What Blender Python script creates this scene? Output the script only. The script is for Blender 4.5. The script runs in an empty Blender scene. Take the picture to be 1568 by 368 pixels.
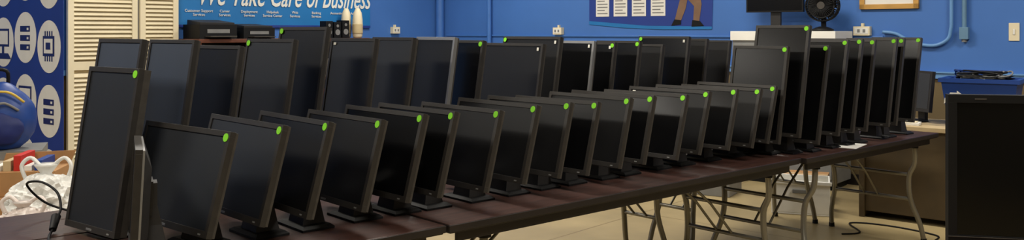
import bpy, math, random
from mathutils import Vector, Matrix, noise
random.seed(4)
sc=bpy.context.scene
try:
    sc.view_settings.view_transform='Standard'
except Exception: pass
R=math.radians
# ------------------------------------------------------------ materials
def lin(c):
    return tuple(((v/255)/12.92 if v/255<=.04045 else (((v/255)+.055)/1.055)**2.4) for v in c)
MATS={}
def mat(name,c,rough=.5,metal=0,var=.12,scale=8,bump=0,spec=.5,emit=0,stretch=None,coat=0):
    m=bpy.data.materials.new(name); m.use_nodes=True
    nt=m.node_tree; b=nt.nodes['Principled BSDF']
    c=lin(c)
    tc=nt.nodes.new('ShaderNodeTexCoord'); mp=nt.nodes.new('ShaderNodeMapping')
    if stretch: mp.inputs['Scale'].default_value=stretch
    nz=nt.nodes.new('ShaderNodeTexNoise'); nz.inputs['Scale'].default_value=scale; nz.inputs['Detail'].default_value=5
    rp=nt.nodes.new('ShaderNodeValToRGB')
    rp.color_ramp.elements[0].position=.3; rp.color_ramp.elements[1].position=.7
    rp.color_ramp.elements[0].color=(*[v*(1-var) for v in c],1)
    rp.color_ramp.elements[1].color=(*[min(1,v*(1+var)) for v in c],1)
    L=nt.links
    L.new(tc.outputs['Object'],mp.inputs[0]); L.new(mp.outputs[0],nz.inputs['Vector'])
    L.new(nz.outputs['Fac'],rp.inputs[0]); L.new(rp.outputs[0],b.inputs['Base Color'])
    b.inputs['Roughness'].default_value=rough; b.inputs['Metallic'].default_value=metal
    b.inputs['Specular IOR Level'].default_value=spec
    if coat: b.inputs['Coat Weight'].default_value=coat
    if bump:
        bp=nt.nodes.new('ShaderNodeBump'); bp.inputs['Strength'].default_value=bump; bp.inputs['Distance'].default_value=.01
        L.new(nz.outputs['Fac'],bp.inputs['Height']); L.new(bp.outputs[0],b.inputs['Normal'])
    if emit:
        b.inputs['Emission Color'].default_value=(*c,1); b.inputs['Emission Strength'].default_value=emit
    MATS[name]=m; return m
mat('blk',(36,34,33),.5,var=.15,scale=40,spec=.4)
mat('bezel',(44,41,38),.45,var=.12,scale=40,spec=.4)
mat('blk2',(62,58,53),.5,var=.15,scale=40,spec=.4)
mat('blkdark',(15,15,16),.55,spec=.25)
mat('screen',(15,15,16),.40,var=.05,spec=.33)
mat('screen_gloss',(8,8,9),.24,var=.05,spec=.28)
mat('screen_matte',(27,30,35),.48,var=.05,spec=.5)
mat('screen_reflect_tint',(50,58,72),.5,var=.05,spec=.55)  # matte screen with a bluish reflection painted into its base colour
mat('screen_grey',(46,47,49),.4,var=.05)
mat('tvscreen',(9,9,9),.12,var=.03,spec=.35)
mat('silver',(150,150,150),.35,.6,var=.05)
mat('chrome',(136,132,120),.34,.7,var=.08)
mat('dot',(128,216,30),.7,var=.03)
mat('tag',(225,222,210),.7,var=.03)
mat('white',(228,226,218),.6,var=.04)
mat('cream',(226,214,182),.55,var=.05,scale=3)
mat('cream_dark',(190,172,132),.6,var=.05)
mat('navy',(24,54,136),.6,var=.08,scale=3)
mat('navydark',(14,32,96),.6)
mat('signblue',(22,112,178),.55,var=.08,scale=2)
mat('wallblue',(64,112,184),.6,var=.06,scale=1.5,bump=.08)
mat('wallblue_lo',(104,88,58),.7,var=.2,scale=2,bump=.1)
mat('deskbrown',(74,60,36),.6,var=.25,scale=4,bump=.05)
mat('backroom',(120,112,98),.8,var=.2,scale=1.2)
mat('trimblue',(100,146,198),.45,var=.05)
mat('pipeblue',(68,116,188),.4,var=.05)
mat('conduit',(104,140,168),.4,.2,var=.05)
mat('ceil',(215,213,206),.9,var=.03)
mat('tablewood',(60,37,31),.38,var=.45,scale=6,stretch=(1,14,1),bump=.05)
mat('tableedge',(30,24,22),.45,var=.3,scale=10)
mat('shelfwood',(96,52,34),.5,var=.25,scale=6,stretch=(1,1,8))
mat('gold',(196,150,78),.4,.2,var=.1)
mat('card',(166,124,80),.8,var=.1,scale=10)
mat('plasticbag',(220,219,214),.32,var=.1,scale=9,bump=.3)
mat('plasticbag_pink',(214,202,194),.34,var=.12,scale=9,bump=.3)
mat('red',(190,40,32),.5)
mat('yellow',(204,174,70),.6)
mat('binblue',(18,60,135),.45,var=.06)
mat('boot',(120,92,70),.7)
mat('skin',(176,128,98),.7)
mat('tan',(190,168,128),.6)
mat('grey',(120,120,118),.5)
mat('lamp',(255,248,235),.5,emit=3)
def floor_mat():
    m=mat('floorc',(166,148,108),.36,var=.2,scale=1.6,bump=.03)
    nt=m.node_tree;b=nt.nodes['Principled BSDF']
    br=nt.nodes.new('ShaderNodeTexBrick'); br.offset=0
    br.inputs['Scale'].default_value=1; br.inputs['Brick Width'].default_value=2.4; br.inputs['Row Height'].default_value=2.4
    br.inputs['Mortar Size'].default_value=.006
    tc=nt.nodes.new('ShaderNodeTexCoord'); nt.links.new(tc.outputs['Object'],br.inputs['Vector'])
    mx=nt.nodes.new('ShaderNodeMixRGB'); mx.blend_type='MULTIPLY'; mx.inputs[2].default_value=(.6,.55,.48,1)
    rp=[n for n in nt.nodes if n.type=='VALTORGB'][0]
    nt.links.new(br.outputs['Fac'],mx.inputs[0]); nt.links.new(rp.outputs[0],mx.inputs[1]); nt.links.new(mx.outputs[0],b.inputs['Base Color'])
floor_mat()
# ------------------------------------------------------------ mesh builder
I4=Matrix.Identity(4)
def T(x,y,z): return Matrix.Translation((x,y,z))
def RX(a): return Matrix.Rotation(R(a),4,'X')
def RY(a): return Matrix.Rotation(R(a),4,'Y')
def RZ(a): return Matrix.Rotation(R(a),4,'Z')
class MB:
    def __init__(s): s.v=[];s.f=[];s.m=[];s.ml=[];s.sm=[]
    def mi(s,n):
        if n not in s.ml: s.ml.append(n)
        return s.ml.index(n)
    def add(s,vs,fs,m,M=I4,smooth=False):
        o=len(s.v); s.v+= [tuple(M@Vector(v)) for v in vs]
        k=s.mi(m)
        for f in fs: s.f.append([o+i for i in f]); s.m.append(k); s.sm.append(smooth)
    def box(s,x0,x1,y0,y1,z0,z1,m,M=I4):
        vs=[(x,y,z) for x in(x0,x1) for y in(y0,y1) for z in(z0,z1)]
        s.add(vs,[(0,1,3,2),(4,6,7,5),(0,4,5,1),(2,3,7,6),(0,2,6,4),(1,5,7,3)],m,M)
    def cb(s,c,d,m,M=I4):
        s.box(c[0]-d[0]/2,c[0]+d[0]/2,c[1]-d[1]/2,c[1]+d[1]/2,c[2]-d[2]/2,c[2]+d[2]/2,m,M)
    def frust(s,a,b,m,M=I4):
        vs=[]
        for (x0,x1,z0,z1,y) in (a,b): vs+=[(x0,y,z0),(x1,y,z0),(x1,y,z1),(x0,y,z1)]
        s.add(vs,[(0,1,2,3),(7,6,5,4),(0,4,5,1),(1,5,6,2),(2,6,7,3),(3,7,4,0)],m,M)
    def loft(s,secs,m,M=I4):
        vs=[];fs=[]
        for (x0,x1,y0,y1,z) in secs: vs+=[(x0,y0,z),(x1,y0,z),(x1,y1,z),(x0,y1,z)]
        for j in range(len(secs)-1):
            for i in range(4): fs.append((j*4+i,j*4+(i+1)%4,j*4+4+(i+1)%4,j*4+4+i))
        fs.append((3,2,1,0)); k=4*(len(secs)-1); fs.append((k,k+1,k+2,k+3))
        s.add(vs,fs,m,M)
    def cyl(s,p0,p1,r0,r1,m,n=16,M=I4,cap=True):
        p0=Vector(p0);p1=Vector(p1);d=(p1-p0).normalized()
        a=d.orthogonal().normalized();b=d.cross(a)
        vs=[]
        for p,r in((p0,r0),(p1,r1)):
            for i in range(n):
                t=2*math.pi*i/n; vs.append(p+a*math.cos(t)*r+b*math.sin(t)*r)
        fs=[(i,(i+1)%n,n+(i+1)%n,n+i) for i in range(n)]
        s.add(vs,fs,m,M,True)
        if cap: s.add(vs,[tuple(range(n))[::-1],tuple(range(n,2*n))],m,M)
    def lathe(s,prof,m,n=20,M=I4):
        vs=[];fs=[]
        for r,z in prof:
            for i in range(n):
                t=2*math.pi*i/n; vs.append((r*math.cos(t),r*math.sin(t),z))
        for j in range(len(prof)-1):
            for i in range(n): fs.append((j*n+i,j*n+(i+1)%n,(j+1)*n+(i+1)%n,(j+1)*n+i))
        fs.append(tuple(range(n))[::-1]); fs.append(tuple(range((len(prof)-1)*n,len(prof)*n)))
        s.add(vs,fs,m,M,True)
    def tube(s,pts,r,m,n=8,M=I4,sub=0):
        P=[Vector(p) for p in pts]
        if sub:
            Q=[]
            for i in range(len(P)-1):
                a=P[max(i-1,0)];b=P[i];c=P[i+1];d=P[min(i+2,len(P)-1)]
                for k in range(sub):
                    t=k/sub
                    Q.append(.5*((2*b)+(c-a)*t+(2*a-5*b+4*c-d)*t*t+(3*b-a-3*c+d)*t**3))
            Q.append(P[-1]);P=Q
        vs=[];prev=None
        for i,p in enumerate(P):
            d=(P[min(i+1,len(P)-1)]-P[max(i-1,0)]).normalized()
            a=d.orthogonal().normalized() if prev is None else (prev-d*prev.dot(d)).normalized()
            prev=a;b=d.cross(a)
            for k in range(n):
                t=2*math.pi*k/n; vs.append(p+a*math.cos(t)*r+b*math.sin(t)*r)
        fs=[]
        for j in range(len(P)-1):
            for i in range(n): fs.append((j*n+i,j*n+(i+1)%n,(j+1)*n+(i+1)%n,(j+1)*n+i))
        fs.append(tuple(range(n))[::-1]); fs.append(tuple(range((len(P)-1)*n,len(P)*n)))
        s.add(vs,fs,m,M,True)
    def disc(s,c,r,m,M=I4,n=20,th=.002,rz=None):
        rz=rz or r
        vs=[(c[0]+r*math.cos(2*math.pi*i/n),c[1]-th,c[2]+rz*math.sin(2*math.pi*i/n)) for i in range(n)]
        vs+=[(v[0],c[1],v[2]) for v in vs]
        s.add(vs,[tuple(range(n))]+[(i,n+i,n+(i+1)%n,(i+1)%n) for i in range(n)],m,M)
    def ring(s,c,r0,r1,m,M=I4,n=24,th=.002):
        vs=[]
        for r in(r0,r1):
            vs+=[(c[0]+r*math.cos(2*math.pi*i/n),c[1]-th,c[2]+r*math.sin(2*math.pi*i/n)) for i in range(n)]
        s.add(vs,[(i,(i+1)%n,n+(i+1)%n,n+i) for i in range(n)],m,M)
    def poly(s,pts,y,m,M=I4,th=.002):
        n=len(pts)
        vs=[(p[0],y-th,p[1]) for p in pts]+[(p[0],y,p[1]) for p in pts]
        s.add(vs,[tuple(range(n))]+[(i,n+i,n+(i+1)%n,(i+1)%n) for i in range(n)],m,M)
    def blob(s,c,rad,m,amp=.25,freq=3,sub=4,seed=0,M=I4,crumple=0):
        import bmesh
        bm=bmesh.new(); bmesh.ops.create_icosphere(bm,subdivisions=sub,radius=1)
        vs=[]
        for v in bm.verts:
            p=v.co.copy(); nz=noise.noise(p*freq+Vector((seed*3.1,seed,0))); nz2=abs(noise.noise(p*freq*2.6+Vector((seed,7,1))))
            f=1+amp*nz-amp*.7*nz2
            if crumple:
                d,_=noise.voronoi(p*3.2+Vector((seed*1.7,2,seed))); d2,_=noise.voronoi(p*7+Vector((3,seed*2.3,1)))
                f=1+.18*nz-crumple*(d[1]-d[0])-crumple*.4*(d2[1]-d2[0])+crumple*.25
            z=p.z*rad[2]*f
            vs.append((c[0]+p.x*rad[0]*f,c[1]+p.y*rad[1]*f,c[2]+max(z,-rad[2]*.8)))
        fs=[[v.index for v in f.verts] for f in bm.faces]; bm.free()
        s.add(vs,fs,m,M,not crumple)
    def obj(s,name,M=I4,bevel=0,parent=None,seg=2):
        me=bpy.data.meshes.new(name); me.from_pydata(s.v,[],s.f)
        for n in s.ml: me.materials.append(MATS[n])
        for i,p in enumerate(me.polygons): p.material_index=s.m[i]; p.use_smooth=s.sm[i]
        me.validate(); me.update()
        import bmesh
        bm=bmesh.new(); bm.from_mesh(me); bmesh.ops.recalc_face_normals(bm,faces=bm.faces); bm.to_mesh(me); bm.free()
        o=bpy.data.objects.new(name,me); sc.collection.objects.link(o); o.matrix_world=M
        if bevel:
            b=o.modifiers.new('bevel','BEVEL'); b.width=bevel; b.segments=seg; b.limit_method='ANGLE'; b.angle_limit=R(50)
        if parent: o.parent=parent; o.matrix_parent_inverse=parent.matrix_world.inverted()
        return o
def text(name,body,size,M,m,parent,shear=0,ext=.002,align='LEFT',bold=0,sx=1):
    cu=bpy.data.curves.new(name,'FONT'); cu.body=body; cu.size=size; cu.extrude=ext; cu.shear=shear; cu.align_x=align; cu.offset=bold
    cu.resolution_u=3
    cu.materials.append(MATS[m]); o=bpy.data.objects.new(name,cu); sc.collection.objects.link(o)
    o.matrix_world=M@RX(90)@Matrix.Diagonal((sx,1,1,1))
    o.parent=parent; o.matrix_parent_inverse=parent.matrix_world.inverted()
# ------------------------------------------------------------ frames
CAMZ=1.45; TZ=.75
P1=Vector((-.863,2.604)); U=Vector((.746,.666)); N=Vector((-.666,.746))
ROWA=math.degrees(math.atan2(U.y,U.x))
def row(s,n): p=P1+U*s+N*n; return p
def rowM(s,n,z=0,a=0): p=row(s,n); return T(p.x,p.y,z)@RZ(ROWA+a)
C=Vector((-1.0,11.74)); E=Vector((.752,-.659)); G=Vector((-.659,-.752))
def wp(t,q): return C+E*t+G*q
def backM(t,off,z=0): p=wp(t,off); return T(p.x,p.y,z)@RZ(-41.23)
def leftM(q,off,z=0): p=wp(off,q); return T(p.x,p.y,z)@RZ(48.77)
# ------------------------------------------------------------ room
RT,RQ,RH=11.5,11.5,3.3
def shell():
    M0=T(C.x,C.y,0)@RZ(-41.23)
    b=MB(); b.box(-.2,RT+.2,-RQ-.2,.2,-.12,0,'floorc'); b.obj('floor',M0)
    b=MB(); b.box(-.2,RT+.2,-RQ-.2,.2,RH,RH+.12,'ceil'); b.obj('ceiling',M0)
    rz=1.05
    b=MB(); b.box(-.2,RT+.2,0,.2,rz,RH,'wallblue'); b.box(-.2,RT+.2,0,.2,0,rz,'wallblue_lo'); b.obj('wall_back',M0)
    b=MB(); b.box(-.2,0,-RQ,0,rz,RH,'wallblue'); b.box(-.2,0,-RQ,0,0,rz,'wallblue_lo'); b.obj('wall_left',M0)
    b=MB(); b.box(RT,RT+.2,-RQ,0,0,RH,'backroom'); b.obj('wall_right',M0)
    b=MB(); b.box(-.2,RT+.2,-RQ-.2,-RQ,0,RH,'backroom'); b.obj('wall_front',M0)
    b=MB(); b.box(0,RT,-.03,0,rz-.02,rz+.03,'trimblue'); b.box(0,RT,-.045,0,rz+.03,rz+.042,'trimblue'); b.obj('trim_1',M0)
    b=MB(); b.box(0,.03,-RQ,-.04,rz-.02,rz+.03,'trimblue'); b.obj('trim_2',M0)
    b=MB(); b.box(0,RT,-.02,0,0,.1,'tableedge'); b.obj('baseboard_back',M0)
    b=MB(); b.box(0,.02,-RQ,-.03,0,.1,'tableedge'); b.obj('baseboard_left',M0)
    b=MB(); b.box(.15,5.9,-.02,0,1.385,1.405,'pipeblue'); b.obj('trim_3',M0,bevel=.002)
shell()
def fixture(t,q,e,warm=(1,.95,.86)):
    p=wp(t,q)
    M=T(p.x,p.y,RH)@RZ(-41.23)
    b=MB(); b.box(-.62,.62,-.32,.32,-.07,0,'white'); b.box(-.58,.58,-.28,.28,-.075,-.07,'lamp')
    o=b.obj('ceiling_light_fixture',M)
    l=bpy.data.lights.new('lamp','AREA'); l.shape='RECTANGLE'; l.size=1.15; l.size_y=.55; l.energy=e; l.color=warm
    lo=bpy.data.objects.new('lamp',l); sc.collection.objects.link(lo); lo.matrix_world=T(p.x,p.y,RH-.09)
    lo.matrix_world=lo.matrix_world@RZ(-41.23)
    lo.parent=o; lo.matrix_parent_inverse=o.matrix_world.inverted()
for t in (1.8,5,8.2):
    for q in (1.8,5,8.2): fixture(t,q,56)
w=bpy.data.worlds.new('World'); sc.world=w; w.use_nodes=True
w.node_tree.nodes['Background'].inputs[0].default_value=(.6,.65,.75,1); w.node_tree.nodes['Background'].inputs[1].default_value=.3
# ------------------------------------------------------------ tables
def ftable(s0,s1,n0,n1):
    L=s1-s0;D=n1-n0; b=MB()
    b.box(-L/2,L/2,-D/2,D/2,TZ-.022,TZ,'tablewood')
    b.box(-L/2+.004,L/2-.004,-D/2+.004,D/2-.004,TZ-.034,TZ-.0221,'tableedge')
    e=.004
    b.box(-L/2-e,L/2+e,-D/2-e,-D/2,TZ-.028,TZ-.002,'tableedge'); b.box(-L/2-e,L/2+e,D/2,D/2+e,TZ-.028,TZ-.002,'tableedge')
    b.box(-L/2-e,-L/2,-D/2,D/2,TZ-.028,TZ-.002,'tableedge'); b.box(L/2,L/2+e,-D/2,D/2,TZ-.028,TZ-.002,'tableedge')
    b.box(-L/2+.06,L/2-.06,-D/2+.03,-D/2+.05,TZ-.075,TZ-.034,'tableedge'); b.box(-L/2+.06,L/2-.06,D/2-.05,D/2-.03,TZ-.075,TZ-.034,'tableedge')
    for sg in(-1,1):
        x=sg*(L/2-.22); y=D/2-.07
        for ys in(-1,1):
            b.tube([(x,ys*y,.71),(x+sg*.015,ys*y,.56),(x+sg*.03,ys*y*.86,.46),(x+sg*.05,ys*y*.86,.3),(x+sg*.09,ys*y,.14),(x+sg*.12,ys*y*1.05,.02)],.017,'chrome',8,sub=4)
            b.cyl((x+sg*.12,ys*y*1.05,0),(x+sg*.12,ys*y*1.05,.03),.021,.019,'blkdark',10)
            b.cyl((x,ys*y,.66),(x,ys*y,.715),.028,.028,'blkdark',10)
        b.tube([(x,-y,.70),(x,y,.70)],.015,'chrome',8)
        b.tube([(x+sg*.05,-y*.86,.30),(x+sg*.05,y*.86,.30)],.012,'chrome',8)
        b.tube([(x+sg*.03,-y*.86,.47),(x+sg*.03,y*.86,.47)],.012,'chrome',8)
        for ys in (-1,1): b.tube([(x+sg*.05,ys*.05,.3),(x-sg*.16,ys*.05,.50),(x-sg*.46,ys*.05,.71)],.008,'chrome',6)
        b.cb((x-sg*.46,0,.708),(.05,.16,.02),'grey')
    b.obj('folding_table',rowM((s0+s1)/2,(n0+n1)/2),bevel=.003)
for s0,s1,n0 in((-1.6,.77,-.07),(.785,3.22,-.08),(3.235,4.99,-.11)):
    ftable(s0,s1,n0,.665); ftable(s0,s1,.68,1.14)
# ------------------------------------------------------------ monitors
def mon(s,n,z,w,h,th=41.7,t=14,side='blk',dot=1,tag=0,bd=.075,scr='screen',bz=.017,thick=.03,drop=0,name='computer_monitor',yc=-.055):
    b=MB(); zt=z-TZ; tr=R(t)
    zc=zt-h/2*math.cos(tr)
    M=T(0,yc,zc)@RX(-t)
    f='bezel' if side!='silver' else 'silver'
    b.box(-w/2,w/2,0,.02,h/2-bz,h/2,f,M); b.box(-w/2,w/2,0,.02,-h/2,-h/2+bz*1.25,f,M)
    b.box(-w/2,-w/2+bz,0,.02,-h/2+bz*1.25,h/2-bz,f,M); b.box(w/2-bz,w/2,0,.02,-h/2+bz*1.25,h/2-bz,f,M)
    b.box(-w/2+bz,w/2-bz,.004,.018,-h/2+bz*1.25,h/2-bz,scr,M)
    b.box(-w/2+.002,w/2-.002,.02,thick,-h/2+.002,h/2-.002,'blk2' if side!='profile' else 'silver',M)
    b.frust((-w/2+.006,w/2-.006,-h/2+.006,h/2-.006,thick),(-w*.3,w*.3,-h*.3,h*.3,thick+.022),'blk',M)
    b.box(-.018,.018,-.0008,0,-h/2+.005,-h/2+.012,'silver',M); b.box(w/2-.05,w/2-.035,-.001,0,-h/2+.006,-h/2+.011,'grey',M)
    yt=yc+thick+.018
    yb=yt+.045 if yc<-.08 else yt+.012
    b.loft([(-.056,.056,yb-.04,yb+.048,.014),(-.048,.048,yb-.028,yb+.038,.07),(-.036,.036,yb-.012,yb+.026,min(.16,zc*.6)),(-.032,.032,yt-.002,yt+.026,zc-.03),(-.032,.032,yt,yt+.026,zc+.04)],'blk')
    b.box(-.05,.05,thick+.0,thick+.03,-.05,.05,'blk',M)
    bw=min(.10,w*.32)
    b.loft([(-bw,bw,yb-bd,yb+bd,0),(-bw,bw,yb-bd,yb+bd,.008),(-bw*.85,bw*.85,yb-bd*.8,yb+bd*.85,.016)],'blkdark')
    if dot:
        x=(w/2-.02)*(1 if dot>0 else -1); b.disc((x,0,h/2-.02),.0132,'dot',M)
    if tag==1: b.box(-w/2+.03,-w/2+.05,-.001,0,h/2-.034,h/2-.022,'tag',M)
    elif tag: b.box(w/2-.045,w/2-.03,-.001,0,h/2-.04,h/2-.022,'tag',M)
    if drop: b.box(-w/2+.03,-w/2+.045,-.001,0,-h/2+.03,-h/2+.055,'tag',M)
    p=row(s,n); a=th-90
    loc=Vector((w/2,yc+h/2*math.sin(tr)))
    rot=Matrix.Rotation(R(a),2); o=p-rot@loc
    return b.obj(name,T(o.x,o.y,TZ)@RZ(a),bevel=.0035)
K=1.103
fs=[0,.159,.3054,.4987,.661,.789,.989,1.171,1.354,1.510,1.700,1.857,2.089,2.255,2.474,2.676,2.823]
for i,s in enumerate(fs):
    th=50 if i==0 else 41.7+random.uniform(-1.2,1.5)+(3 if i==1 else 0)
    mon(s*K,random.uniform(-.006,.006),1.146+(.004 if i%3 else -.004),.53,.325,th,15 if i<12 else 17,tag=1 if i in(12,13,15) else 0,bd=.062,scr='screen_matte' if i<2 else ('screen_gloss' if i in(4,5,9,11,12,14) else 'screen'),yc=-.10)
# upright portrait at front left
mon(-.129,.43,1.325,.335,.56,53,9,thick=.045,scr='screen_matte')
# profile view display at the left table end
mon(-.30,-.06,1.12,.36,.32,24.5,3,side='profile',dot=0,bz=.012,thick=.026)
# back row
back=[ # s,n,z,w,h,th,side,dot,tag
(.019,.85,1.42,.34,.56,52,'blk',0,0,'screen_reflect_tint'),(.22,.85,1.416,.34,.56,52,'blk',0,0,'screen_reflect_tint'),(.41,.85,1.39,.34,.54,52,'blk',-1,0,'screen'),
(.651,.85,1.416,.36,.56,50,'blk',-1,0,'screen_matte'),(.84,.90,1.47,.36,.60,50,'blk',-1,0,'screen'),
(1.064,.85,1.417,.36,.56,46,'blk',0,1,'screen_matte'),(1.279,.85,1.42,.35,.56,43,'blk',0,0,'screen_matte'),(1.533,.85,1.42,.33,.56,42,'silver',0,0,'screen'),
(1.717,.85,1.403,.34,.56,42,'blk',1,0,'screen_gloss'),(2.126,.83,1.382,.52,.42,41,'blk',0,2,'screen'),(2.33,.90,1.418,.50,.42,41,'blk',-1,2,'screen'),
(2.557,.85,1.393,.36,.54,42,'silver',0,2,'screen_gloss'),(2.74,.85,1.384,.36,.54,42,'blk',1,2,'screen_gloss'),(2.97,.85,1.39,.36,.54,42,'blk',1,1,'screen_gloss'),
(3.193,.85,1.367,.36,.54,42,'blk',0,1,'screen'),(3.466,.85,1.416,.42,.56,42,'blk',-1,2,'screen_gloss'),(3.666,.85,1.40,.36,.54,42,'blk',0,1,'screen'),(3.932,.85,1.387,.36,.54,42,'blk',0,1,'screen')]
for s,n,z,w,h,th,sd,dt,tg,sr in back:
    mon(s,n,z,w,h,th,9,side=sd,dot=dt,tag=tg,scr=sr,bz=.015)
# tall portrait group
mon(3.23,0,1.366,.355,.55,41.7,11,bd=.05,scr='screen_gloss')
mon(3.36,-.06,1.485,.345,.64,41.7,11,bd=.055,scr='screen_gloss')
for s,z in((3.52,1.37),(3.75,1.40),(3.93,1.405),(4.10,1.40),(4.40,1.405),(4.51,1.405),(4.77,1.408)):
    mon(s,-.09,z,.34,.575,41.7,13,bd=.05,drop=1,scr='screen_gloss')
# ------------------------------------------------------------ black television at right
def tv():
    w,h=1.0,.57; b=MB()
    M=T(0,0,.93)
    bz=.03
    b.box(-w/2,w/2,0,.04,h/2-bz,h/2,'blkdark',M); b.box(-w/2,w/2,0,.04,-h/2,-h/2+.05,'blkdark',M)
    b.box(-w/2,-w/2+bz,0,.04,-h/2+.05,h/2-bz,'blkdark',M); b.box(w/2-bz,w/2,0,.04,-h/2+.05,h/2-bz,'blkdark',M)
    b.box(-w/2+bz,w/2-bz,.006,.03,-h/2+.05,h/2-bz,'tvscreen',M)
    b.frust((-w/2+.005,w/2-.005,-h/2+.005,h/2-.005,.04),(-w*.36,w*.36,-h*.36,h*.36,.09),'blk',M)
    b.box(-w/2,w/2,-.003,0,-h/2+.043,-h/2+.046,'blk2',M)
    b.box(-.41,-.37,-.001,0,h/2-.018,h/2-.013,'blk2',M)
    b.box(-.07,.07,.03,.07,.6,.70,'blk'); b.frust((-.28,.28,.585,.60,-.11),(-.22,.22,.585,.60,.17),'blkdark')
    k=Vector((1.655+.455,3.2-.15))
    b.obj('television',T(k.x,k.y,0)@RZ(-12),bevel=.004)
    b=MB()
    b.box(-.6,.6,-.28,.28,.55,.585,'shelfwood'); b.box(-.56,.56,-.25,.25,.15,.17,'shelfwood')
    for x in(-.56,.56):
        for y in(-.25,.25):
            b.cb((x,y,.31),(.035,.035,.49),'blkdark'); b.cyl((x-.015,y,.035),(x+.015,y,.035),.035,.035,'blkdark')
    b.obj('tv_cart',T(k.x+.02,k.y+.04,0)@RZ(-12),bevel=.003)
tv()
# ------------------------------------------------------------ back wall things
b=MB(); b.cyl((0,-.07,0),(0,-.07,RH),.055,.055,'pipeblue',16)
for z in(.6,1.9,2.8): b.cyl((0,-.07,z),(0,-.07,z+.05),.064,.064,'pipeblue',16)
b.obj('wall_pipe',backM(.08,0))
b=MB(); b.cyl((0,-.05,0),(0,-.05,RH),.03,.03,'pipeblue',12)
for z in(.6,1.9,2.8): b.box(-.06,.06,-.03,0,z,z+.03,'pipeblue')
b.obj('wall_pipe',backM(.979,0))
def outlet(M,w=.13):
    b=MB(); b.box(-w/2,w/2,-.055,0,-.04,.045,'cream'); b.box(-w/2+.012,w/2-.012,-.059,-.055,-.025,.03,'white')
    for x in(-.025,.025): b.box(x-.012,x+.012,-.061,-.059,-.012,.018,'grey')
    b.box(-.012,.012,-.03,0,.045,.075,'cream'); b.obj('outlet_box',M,bevel=.004)
outlet(backM(2.104,0,1.45)); outlet(backM(5.717,0,1.45),.15); outlet(leftM(.83,0,1.46),.12)
b=MB(); D0=2.553; W=1.60
pts=[(0,1.53),(W*.3,1.49),(W*.6,1.47),(W,1.47),(W+.03,2.35),(0,2.35)]
b.poly(pts,-.004,'navy',th=.003)
b.poly([(0,1.53),(W*.3,1.49),(W*.6,1.47),(W,1.47),(W,1.50),(W*.5,1.51),(0,1.57)],-.0075,'signblue')
for i in range(4):
    x=.10+i*.25; z=1.62
    b.box(x,x+.185,-.012,-.008,z,z+.30,'white')
    for j in range(7): b.box(x+.02,x+.165-(.04 if j%3==1 else 0),-.013,-.012,z+.03+j*.036,z+.042+j*.036,'grey')
    b.box(x,x+.185,-.012,-.008,z+.36,z+.66,'white'); b.box(x+.02,x+.165,-.013,-.012,z+.4,z+.62,'grey')
px=1.32
# printed figure: legs in work trousers and boots, shirt, arms, head with cap
b.poly([(px-.17,1.56),(px-.10,1.54),(px-.03,1.70),(px-.01,1.80),(px+.07,1.72),(px+.06,1.55),(px+.13,1.54),(px+.16,1.74),(px+.12,1.96),(px-.08,1.96),(px-.10,1.80),(px-.13,1.70)],-.009,'boot')
b.poly([(px-.09,1.94),(px+.13,1.94),(px+.15,2.06),(px+.17,2.18),(px+.06,2.24),(px-.04,2.24),(px-.13,2.16),(px-.10,2.05)],-.010,'white')
b.poly([(px-.13,2.16),(px-.20,2.02),(px-.14,1.92),(px-.11,1.95),(px-.15,2.03),(px-.09,2.12)],-.011,'skin')
b.poly([(px+.17,2.16),(px+.24,2.02),(px+.17,1.92),(px+.14,1.95),(px+.18,2.03),(px+.12,2.12)],-.011,'skin')
b.disc((px+.01,-.011,2.29),.05,'skin',rz=.065)
b.poly([(px-.05,2.30),(px+.08,2.30),(px+.06,2.345),(px-.04,2.345)],-.013,'boot')
b.poly([(px-.21,1.51),(px-.09,1.525),(px-.09,1.57),(px-.17,1.58)],-.011,'blkdark'); b.poly([(px+.04,1.50),(px+.19,1.505),(px+.14,1.56),(px+.05,1.57)],-.011,'blkdark')
b.obj('wall_poster',backM(D0,0))
b=MB()
zb=1.655; b.box(0,.52,-.03,0,zb,zb+.045,'gold'); b.box(0,.52,-.03,0,zb+.42,zb+.465,'gold'); b.box(0,.045,-.03,0,zb,zb+.465,'gold'); b.box(.475,.52,-.03,0,zb,zb+.465,'gold')
b.box(.045,.475,-.015,-.002,zb+.045,zb+.42,'white'); b.box(.09,.43,-.017,-.015,zb+.1,zb+.37,'tan')
b.obj('picture_frame',backM(5.69,0),bevel=.004)
def conduits():
    d=7.6/1300
    b=MB(); z=lambda y: 1.45-(y-48)*d
    b.tube([(5.90,-.03,z(49)),(6.02,-.03,z(52)),(6.14,-.03,z(64)),(6.25,-.03,z(69)),(6.36,-.03,z(69)),(6.45,-.03,z(60)),(6.475,-.03,z(45)),(6.48,-.03,z(20)),(6.48,-.03,2.4),(6.48,-.03,RH)],.016,'trimblue',8,sub=6)
    b.obj('conduit',backM(0,0))
    b=MB(); b.cyl((0,-.03,z(60)+.05),(0,-.03,RH),.02,.02,'conduit',10); b.box(-.035,.035,-.06,0,z(60),z(42),'conduit'); b.box(-.03,.03,-.03,0,1.78,1.8,'grey')
    b.cyl((0,-.03,z(64)),(0,-.03,z(60)),.022,.022,'grey',10)
    b.obj('conduit',backM(6.584,0),bevel=.002)
    b=MB(); b.box(-.04,.04,-.008,0,z(62),z(36),'cream'); b.box(-.008,.008,-.016,-.008,z(53),z(45),'white'); b.obj('light_switch',backM(6.958,0),bevel=.003)
conduits()
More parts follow.
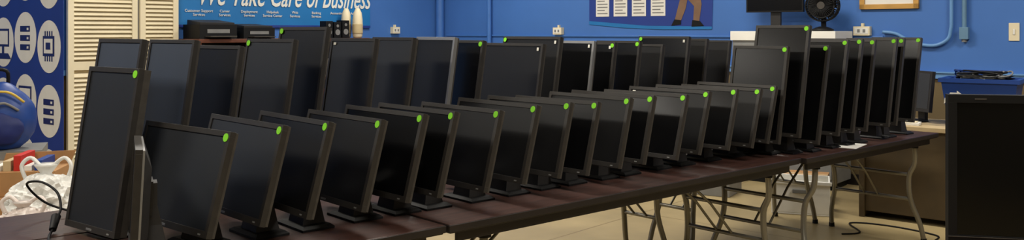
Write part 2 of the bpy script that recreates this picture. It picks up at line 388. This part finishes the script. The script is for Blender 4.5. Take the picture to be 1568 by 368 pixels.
def cab():
    b=MB(); W=1.0; D=.42; H=1.45
    b.box(0,W,-D,0,.06,H-.09,'grey'); b.box(-.015,W+.015,-D-.015,0,H-.09,H,'white'); b.box(.03,W-.03,-D+.02,-.02,0,.06,'blkdark')
    b.box(.02,W/2-.005,-D-.018,-D,.1,H-.12,'grey'); b.box(W/2+.005,W-.02,-D-.018,-D,.1,H-.12,'grey')
    for x in(W/2-.05,W/2+.05): b.box(x-.008,x+.008,-D-.035,-D-.018,.8,.95,'chrome')
    b.obj('storage_cabinet',backM(4.62,.05),bevel=.004)
    b=MB(); b.box(-.29,.29,-.012,.02,.185,.52,'blkdark'); b.box(-.275,.275,-.014,-.012,.20,.505,'screen_gloss'); b.frust((-.2,.2,.22,.45,.02),(-.1,.1,.27,.4,.05),'blk')
    b.box(-.05,.05,.02,.05,.01,.3,'blk'); b.loft([(-.12,.12,-.08,.12,0),(-.10,.10,-.06,.10,.016)],'blkdark')
    b.obj('desktop_display',backM(4.97,.28,H),bevel=.004)
    b=MB(); r=.145; zc=.24
    for y,rr in((-.07,r*.8),(-.05,r),(.0,r*1.02),(.05,r)):
        b.tube([(rr*math.cos(a*math.pi/12),y,zc+rr*math.sin(a*math.pi/12)) for a in range(25)],.006,'blkdark',6)
    for a in range(36):
        c,s_=math.cos(a*math.pi/18),math.sin(a*math.pi/18)
        b.tube([(.03*c,-.085,zc+.03*s_),(r*.8*c,-.07,zc+r*.8*s_),(r*c,-.05,zc+r*s_),(r*1.02*c,0,zc+r*1.02*s_),(r*c,.05,zc+r*s_),(.04*c,.08,zc+.04*s_)],.0036,'blkdark',5)
    b.cyl((0,-.09,zc),(0,-.075,zc),.035,.035,'blk2',16); b.cyl((0,-.03,zc),(0,.14,zc),.05,.06,'blkdark',16)
    for a in range(6):
        Mx=T(0,-.02,zc)@RY(a*60)
        b.add([(-.02,-.01,.03),(.03,.02,.03),(.08,.025,.10),(.02,-.01,.135),(-.06,-.02,.10)],[(0,1,2,3,4)],'blkdark',Mx)
    b.box(-.02,.02,.03,.07,.03,zc,'blkdark'); b.lathe([(.10,0),(.10,.018),(.06,.035),(.03,.045)],'blkdark',20)
    b.obj('desk_fan',backM(5.44,.28,H)@RZ(10))
cab()
# ------------------------------------------------------------ left wall things
b=MB(); Wd=2.577
b.box(0,Wd,-.025,0,1.49,2.35,'signblue'); b.box(0,Wd,-.03,-.025,1.49,1.52,'navy')
sg=b.obj('wall_sign',leftM(3.822,0),bevel=.002)
Ms=leftM(3.822,.032)
text('sign_title','We Take Care of Business',.36,Ms@T(.22,0,1.735),'white',sg,shear=.4,bold=.003,sx=.60)
for i,(a_,c_) in enumerate((('Customer Support','Services'),('Career','Services'),('Deployment','Services'),('Helpdesk','Service Center'),('Web','Services'),('Banking','Services'),('Accounting',''),('Additional',''))):
    text('sign_label_%d'%i,a_+'\n'+c_,.042,Ms@T(.25+i*.30,0,1.655),'white',sg,align='CENTER')
b=MB(); W=2.2
b.box(0,W,-.42,0,1.33,1.37,'shelfwood')
for x in(0,.73,1.46,W-.03): b.box(x,x+.03,-.42,0,0,1.33,'shelfwood')
for z in(.1,.5,.9): b.box(.03,W-.03,-.41,-.01,z,z+.025,'shelfwood')
b.box(.03,W-.03,-.01,0,.05,1.33,'blkdark')
rr=random.Random(2)
for z in(.125,.525,.925):
    x=.08
    while x<W-.25:
        w_=rr.uniform(.05,.2)
        if abs(x+w_/2-.745)>w_/2+.03 and abs(x+w_/2-1.475)>w_/2+.03: b.box(x,x+w_,-.36,-.05,z,z+rr.uniform(.15,.3),rr.choice(['white','blk2','card','red','grey','binblue']))
        x+=w_+.02
b.obj('bookcase',leftM(3.80,.03),bevel=.003)
def printer(q,w,h):
    b=MB(); b.box(-w/2,w/2,-.17,.17,0,h*.75,'blkdark'); b.frust((-w*.46,w*.46,h*.75,h*.85,-.15),(-w*.42,w*.42,h*.75,h,.15),'blk'); b.box(-w*.35,w*.35,-.28,-.17,h*.1,h*.16,'blk2'); b.box(-w*.3,w*.3,-.172,-.17,h*.3,h*.5,'grey')
    b.obj('desktop_printer',leftM(q,.24,1.37),bevel=.008)
printer(3.56,.42,.2); printer(3.08,.38,.16)
for q,hh in((2.08,.20),(1.96,.19),(1.84,.21)):
    b=MB(); b.box(-.05,.05,-.06,.06,0,hh,'blkdark'); b.disc((0,-.061,hh*.35),.035,'grey'); b.disc((0,-.061,hh*.75),.018,'grey'); b.obj('computer_speaker',leftM(q,.24,1.37),bevel=.008)
for q in(1.72,1.60-.02):
    b=MB(); b.lathe([(.045,0),(.058,.02),(.062,.12),(.060,.22),(.05,.30),(.032,.34),(.02,.36)],'cream',20); b.lathe([(.0625,.05),(.0635,.06),(.0635,.16),(.0625,.17)],'cream_dark',20)
    b.obj('ceramic_vase',leftM(q-(.0 if q>1.6 else .0),.15,1.37)) if q>1.66 else b.obj('ceramic_vase',leftM(1.665,.30,1.37))
def louvre(q0,w,off,ang,name='louvered_door'):
    b=MB(); H=2.9; st=.055
    b.box(0,st,-.02,.02,.02,H,'cream'); b.box(w-st,w,-.02,.02,.02,H,'cream')
    for z0,z1 in((.02,.16),(1.08,1.16),(H-.09,H)): b.box(st,w-st,-.016,.016,z0,z1,'cream')
    z=.19
    while z<H-.11:
        if not(1.04<z<1.19): b.box(st,w-st,-.024,.024,-.004,.004,'cream',T(0,0,z)@RX(48))
        z+=.042
    b.box(st,w-st,.018,.02,.1,H-.05,'cream_dark')
    b.obj(name,leftM(q0,off)@RZ(ang),bevel=.002)
louvre(4.93,.66,.10,0); louvre(4.245,.40,.10,0)
# free standing banner with round icons (parallel to the back wall)
def banner():
    b=MB(); H0=.06;H1=2.45; w=1.25
    b.box(0,w,-.004,0,H0,H1,'navy'); b.cyl((-.02,.0,H1),(w+.02,.0,H1),.016,.016,'chrome',12)
    b.box(-.02,w+.02,-.05,.05,0,.07,'chrome'); b.cyl((w/2,.03,.05),(w/2,.03,H1),.01,.01,'grey',8)
    for x in(.15,w-.15): b.box(x-.02,x+.02,-.18,.18,-.0,.012,'grey')
    for i in range(3):
        for j in range(6):
            x=w-.225-i*.40; z=.36+j*.50+(.0 if i%2==0 else .04)-(0 if i else .03)
            if z+.2>H1: continue
            k=(i*3+j*2)%5
            b.disc((x,-.005,z),.190,'white',n=36,rz=.205)
            y=-.008; q=1.85
            def P(l): return [(x+a*q,z+c*q) for a,c in l]
            def B(x0,x1,z0,z1,m,yy=0): b.box(x+x0*q,x+x1*q,y-.002-yy,y-yy,z+z0*q,z+z1*q,m)
            if k==0:
                B(-.06,.06,-.02,.06,'navydark'); B(-.05,.05,-.01,.05,'white',.002); b.poly(P([(-.05,-.05),(.05,-.05),(.08,-.075),(-.08,-.075)]),y,'navydark'); B(-.01,.01,-.05,-.02,'navydark')
            elif k==1:
                b.ring((x-.045*q,y,z-.02*q),.026*q,.034*q,'navydark'); b.ring((x+.045*q,y,z-.02*q),.026*q,.034*q,'navydark')
                for p,r in(((-.045,-.02),(-.015,.03)),((-.015,.03),(.03,.03)),((.045,-.02),(.025,.05)),((0,-.02),(-.018,.04)),((0,-.02),(.03,.03)),((-.03,.042),(-.005,.042)),((.015,.05),(.035,.055))):
                    b.tube([(x+p[0]*q,y,z+p[1]*q),(x+r[0]*q,y,z+r[1]*q)],.007,'navydark',5)
            elif k==2:
                for i2 in range(3): B(-.045,.045,-.055+i2*.04,-.03+i2*.04,'navydark'); B(.02,.035,-.048+i2*.04,-.038+i2*.04,'white',.002)
            elif k==3:
                for i2 in range(4): b.poly(P([(-.06,-.06+i2*.03),(.02,-.045+i2*.03),(.06,-.02+i2*.03),(.06,-.008+i2*.03),(.02,-.03+i2*.03),(-.06,-.045+i2*.03)]),y,'navydark')
            else:
                B(-.05,.05,-.04,.045,'navydark'); B(-.038,.038,-.028,.033,'white',.002); B(-.02,.02,-.012,.017,'navydark',.004)
                for a in(-.03,-.01,.01,.03): B(a-.004,a+.004,-.062,-.04,'navydark'); B(a-.004,a+.004,.045,.065,'navydark')
    k=-.528; d=6.45
    e=Vector((.80,-.60)); a=math.degrees(math.atan2(e.y,e.x))
    o=Vector((k*d,d))-e*w
    b.obj('standing_banner',T(o.x,o.y,0)@RZ(a))
banner()
# ------------------------------------------------------------ clutter at left
def clutter():
    M=T(-2.55,4.25,0)@RZ(35)
    b=MB(); b.box(-.6,.6,-.33,.33,.36,.395,'tan')
    for x in(-.55,.55):
        for y in(-.28,.28): b.box(x-.02,x+.02,y-.02,y+.02,0,.36,'blkdark')
    b.obj('low_bench',M,bevel=.003)
    def bag(x,y,z,r,seed,m='plasticbag',c=.34):
        b=MB(); b.blob((0,0,r[2]*.8),r,m,sub=5,freq=2,seed=seed,crumple=c)
        # gathered neck with two loop handles
        b.lathe([(r[0]*.42,r[2]*1.45),(r[0]*.2,r[2]*1.7),(r[0]*.12,r[2]*1.82),(r[0]*.26,r[2]*2.05),(r[0]*.30,r[2]*2.12)],m,9)
        for sg_ in(-1,1): b.tube([(sg_*r[0]*.15,0,r[2]*2.05),(sg_*r[0]*.42,.01,r[2]*2.3),(sg_*r[0]*.62,.0,r[2]*2.05),(sg_*r[0]*.5,0,r[2]*1.6)],.010,m,6,sub=5)
        return b.obj('plastic_bag',T(x,y,z))
    bag(-2.44,4.45,.395,(.21,.19,.17),1); bag(-2.36,4.10,.395,(.17,.15,.11),2,'plasticbag_pink'); bag(-2.72,4.18,.395,(.16,.15,.12),5)
    b=MB(); b.box(-.22,.22,-.2,.2,0,.5,'card'); b.box(-.22,.22,-.03,.03,.5,.501,'tan'); b.obj('cardboard_box',T(-2.86,5.02,0)@RZ(20),bevel=.003)
    # open box with papers and dark cloth on top
    b=MB(); b.box(-.19,.19,-.15,.15,0,.14,'card'); b.poly([(-.19,.14),(.19,.14),(.22,.22),(-.17,.21)],.15,'card')
    for i in range(5): b.box(-.15+i*.055,-.11+i*.055,-.12,.12,.14,.17+.03*(i%3),['white','tan','red','white','binblue'][i])
    b.obj('box_of_papers',T(-2.86,5.02,.502)@RZ(12),bevel=.002)
    b=MB(); b.box(-.3,.3,-.24,.24,0,.42,'card'); b.box(-.3,.3,-.03,.03,.42,.421,'tan'); b.box(-.1,.1,-.241,-.24,.15,.28,'white'); b.obj('cardboard_box',T(-3.33,5.50,0)@RZ(28),bevel=.003)
    b=MB(); b.box(-.26,.26,-.2,.2,0,.26,'white'); b.box(-.268,.268,-.208,.208,.22,.27,'grey'); b.box(-.08,.08,-.202,-.2,.06,.14,'red'); b.obj('storage_box',T(-3.33,5.50,.422)@RZ(24),bevel=.003)
    b=MB(); b.blob((0,0,.19),(.22,.14,.24),'binblue',amp=.08,freq=2,sub=4,seed=9)
    b.blob((.0,-.10,.13),(.15,.07,.12),'navydark',amp=.08,freq=2,sub=4,seed=3)
    b.tube([(-.15,-.11,.08),(-.16,-.12,.22),(-.10,-.12,.34),(.05,-.12,.37),(.15,-.11,.30)],.008,'yellow',8,sub=5)
    b.tube([(-.05,-.15,.06),(-.08,-.18,.18),(.02,-.15,.30),(.12,-.13,.25)],.008,'grey',8,sub=5)
    b.tube([(-.06,.02,.42),(-.05,.0,.50),(.05,.0,.50),(.06,.02,.42)],.012,'blkdark',8,sub=4)
    b.obj('backpack',T(-3.31,5.46,.695)@RZ(30))
clutter()
b=MB()
b.tube([(-1.60,3.20,.757),(-1.75,3.20,.80),(-1.80,3.15,.88),(-1.72,3.10,.90),(-1.64,3.06,.87),(-1.605,3.02,.82),(-1.60,2.98,.757+.035)],.0045,'blkdark',6,sub=8)
b.cyl((-1.60,2.98,.80),(-1.585,2.93,.765),.016,.012,'blkdark',12)
b.tube([(-1.585,2.93,.765),(-1.56,2.86,.756),(-1.48,2.72,.756),(-1.42,2.62,.756),(-1.42,2.45,.756)],.0045,'blkdark',6,sub=8)
b.obj('power_cable')
b=MB(); b.box(-.13,.13,-.09,.09,0,.002,'white'); b.obj('paper_sheet',rowM(3.9,-.0,TZ,12))
# ------------------------------------------------------------ right side desk, small monitor, recycling bin
def rightdesk():
    M=backM(6.75,1.05)
    b=MB()
    b.box(-.62,.85,-.35,.35,.70,.735,'tan')
    b.box(-.60,-.56,-.33,.33,0,.70,'deskbrown'); b.box(.79,.83,-.33,.33,0,.70,'deskbrown'); b.box(-.56,.79,-.31,-.28,.05,.70,'deskbrown'); b.box(-.56,.79,.29,.32,.05,.70,'deskbrown')
    b.obj('side_desk',M,bevel=.004)
    b=MB()
    b.add([(-.20,-.15,0),(.20,-.15,0),(.20,.15,0),(-.20,.15,0),(-.25,-.19,.36),(.25,-.19,.36),(.25,.19,.36),(-.25,.19,.36),(-.225,-.165,.36),(.225,-.165,.36),(.225,.165,.36),(-.225,.165,.36),(-.18,-.13,.02),(.18,-.13,.02),(.18,.13,.02),(-.18,.13,.02)],
      [(0,3,2,1),(0,1,5,4),(1,2,6,5),(2,3,7,6),(3,0,4,7),(4,5,9,8),(5,6,10,9),(6,7,11,10),(7,4,8,11),(8,9,13,12),(9,10,14,13),(10,11,15,14),(11,8,12,15),(12,13,14,15)],'binblue')
    b.box(-.265,.265,-.205,-.185,.335,.365,'binblue'); b.box(-.265,.265,.185,.205,.335,.365,'binblue'); b.box(-.265,-.245,-.19,.19,.335,.365,'binblue'); b.box(.245,.265,-.19,.19,.335,.365,'binblue')
    for a in range(3):
        Mx=T(-.155,-.182,.20)@RX(6)@RY(a*120)
        b.poly([(-.04,.035),(.015,.035),(.015,.02),(.05,.048),(.015,.076),(.015,.06),(-.03,.06)],-.002,'white',Mx)
    b.blob((0,0,.35),(.19,.14,.05),'blkdark',amp=.5,freq=4,sub=4,seed=5)
    rr=random.Random(5)
    for i in range(7):
        p=[(rr.uniform(-.2,.2),rr.uniform(-.13,.13),rr.uniform(.36,.42)) for _ in range(5)]
        b.tube(p,.006,rr.choice(['blkdark','grey','binblue']),6,sub=6)
    b.obj('recycling_bin',M@T(.20,-.02,.735)@RZ(4))
    b=MB()
    Mm=T(0,0,.245)@RX(-6)
    b.box(-.19,.19,0,.03,-.16,.16,'blk',Mm); b.box(-.17,.17,-.002,0,-.135,.14,'screen_grey',Mm); b.frust((-.18,.18,-.15,.15,.03),(-.1,.1,-.1,.1,.07),'blk',Mm)
    b.box(-.04,.04,.06,.09,0,.24,'blk'); b.lathe([(.10,0),(.10,.01),(.05,.02)],'blkdark',20)
    b.obj('desktop_display',M@T(-.30,.06,.735)@RZ(-38),bevel=.004)
    b=MB(); b.box(-.2,.2,-.07,.07,0,.02,'white')
    for i in range(4):
        for j in range(12): b.box(-.185+j*.031,-.16+j*.031,-.058+i*.03,-.034+i*.03,.02,.026,'cream')
    b.obj('keyboard',M@T(-.38,-.24,.735)@RZ(8),bevel=.002)
rightdesk()
# ------------------------------------------------------------ things under tables
def under():
    b=MB(); w,d,h=.44,.32,.27
    b.box(-w/2,w/2,-d/2,d/2,0,.012,'white')
    b.box(-w/2,w/2,-d/2,-d/2+.012,.012,h,'white'); b.box(-w/2,w/2,d/2-.012,d/2,.012,h,'white'); b.box(-w/2,-w/2+.012,-d/2+.012,d/2-.012,.012,h,'white'); b.box(w/2-.012,w/2,-d/2+.012,d/2-.012,.012,h,'white')
    b.box(-w/2-.012,w/2+.012,-d/2-.012,-d/2,h-.03,h,'white'); b.box(-.06,.06,-d/2-.014,-d/2-.001,h-.10,h-.07,'grey')
    b.obj('storage_bin',T(2.33,6.85,0)@RZ(-20),bevel=.004)
    b=MB(); b.box(-.28,.28,-.2,.2,0,.20,'grey'); b.box(-.30,.30,-.22,.22,.20,.225,'blk2'); b.obj('storage_bin',T(1.75,7.7,0)@RZ(-30),bevel=.006)
    b=MB(); b.box(-.22,.22,-.16,.16,0,.22,'card'); b.box(-.22,.22,-.02,.02,.22,.221,'tan'); b.obj('cardboard_box',T(2.5,7.35,0)@RZ(-25),bevel=.003)
    b=MB(); b.box(-.25,.25,-.18,.18,0,.26,'grey'); b.box(-.27,.27,-.2,.2,.26,.285,'blk2'); b.obj('storage_bin',T(1.05,8.3,0)@RZ(-35),bevel=.006)
    b=MB(); b.tube([(2.35,6.05,.006),(2.5,6.1,.006),(2.55,6.4,.006),(2.8,6.3,.006),(3.0,6.0,.006),(2.9,5.8,.006),(3.1,5.6,.006)],.006,'blkdark',6,sub=8); b.obj('floor_cable')
under()
# ------------------------------------------------------------ camera
cam=bpy.data.cameras.new('camera'); co=bpy.data.objects.new('camera',cam); sc.collection.objects.link(co)
co.location=(0,0,CAMZ); co.rotation_euler=(R(90),0,0)
cam.sensor_width=36; cam.lens=29.85; cam.shift_y=-.0867; cam.clip_start=.05
sc.camera=co
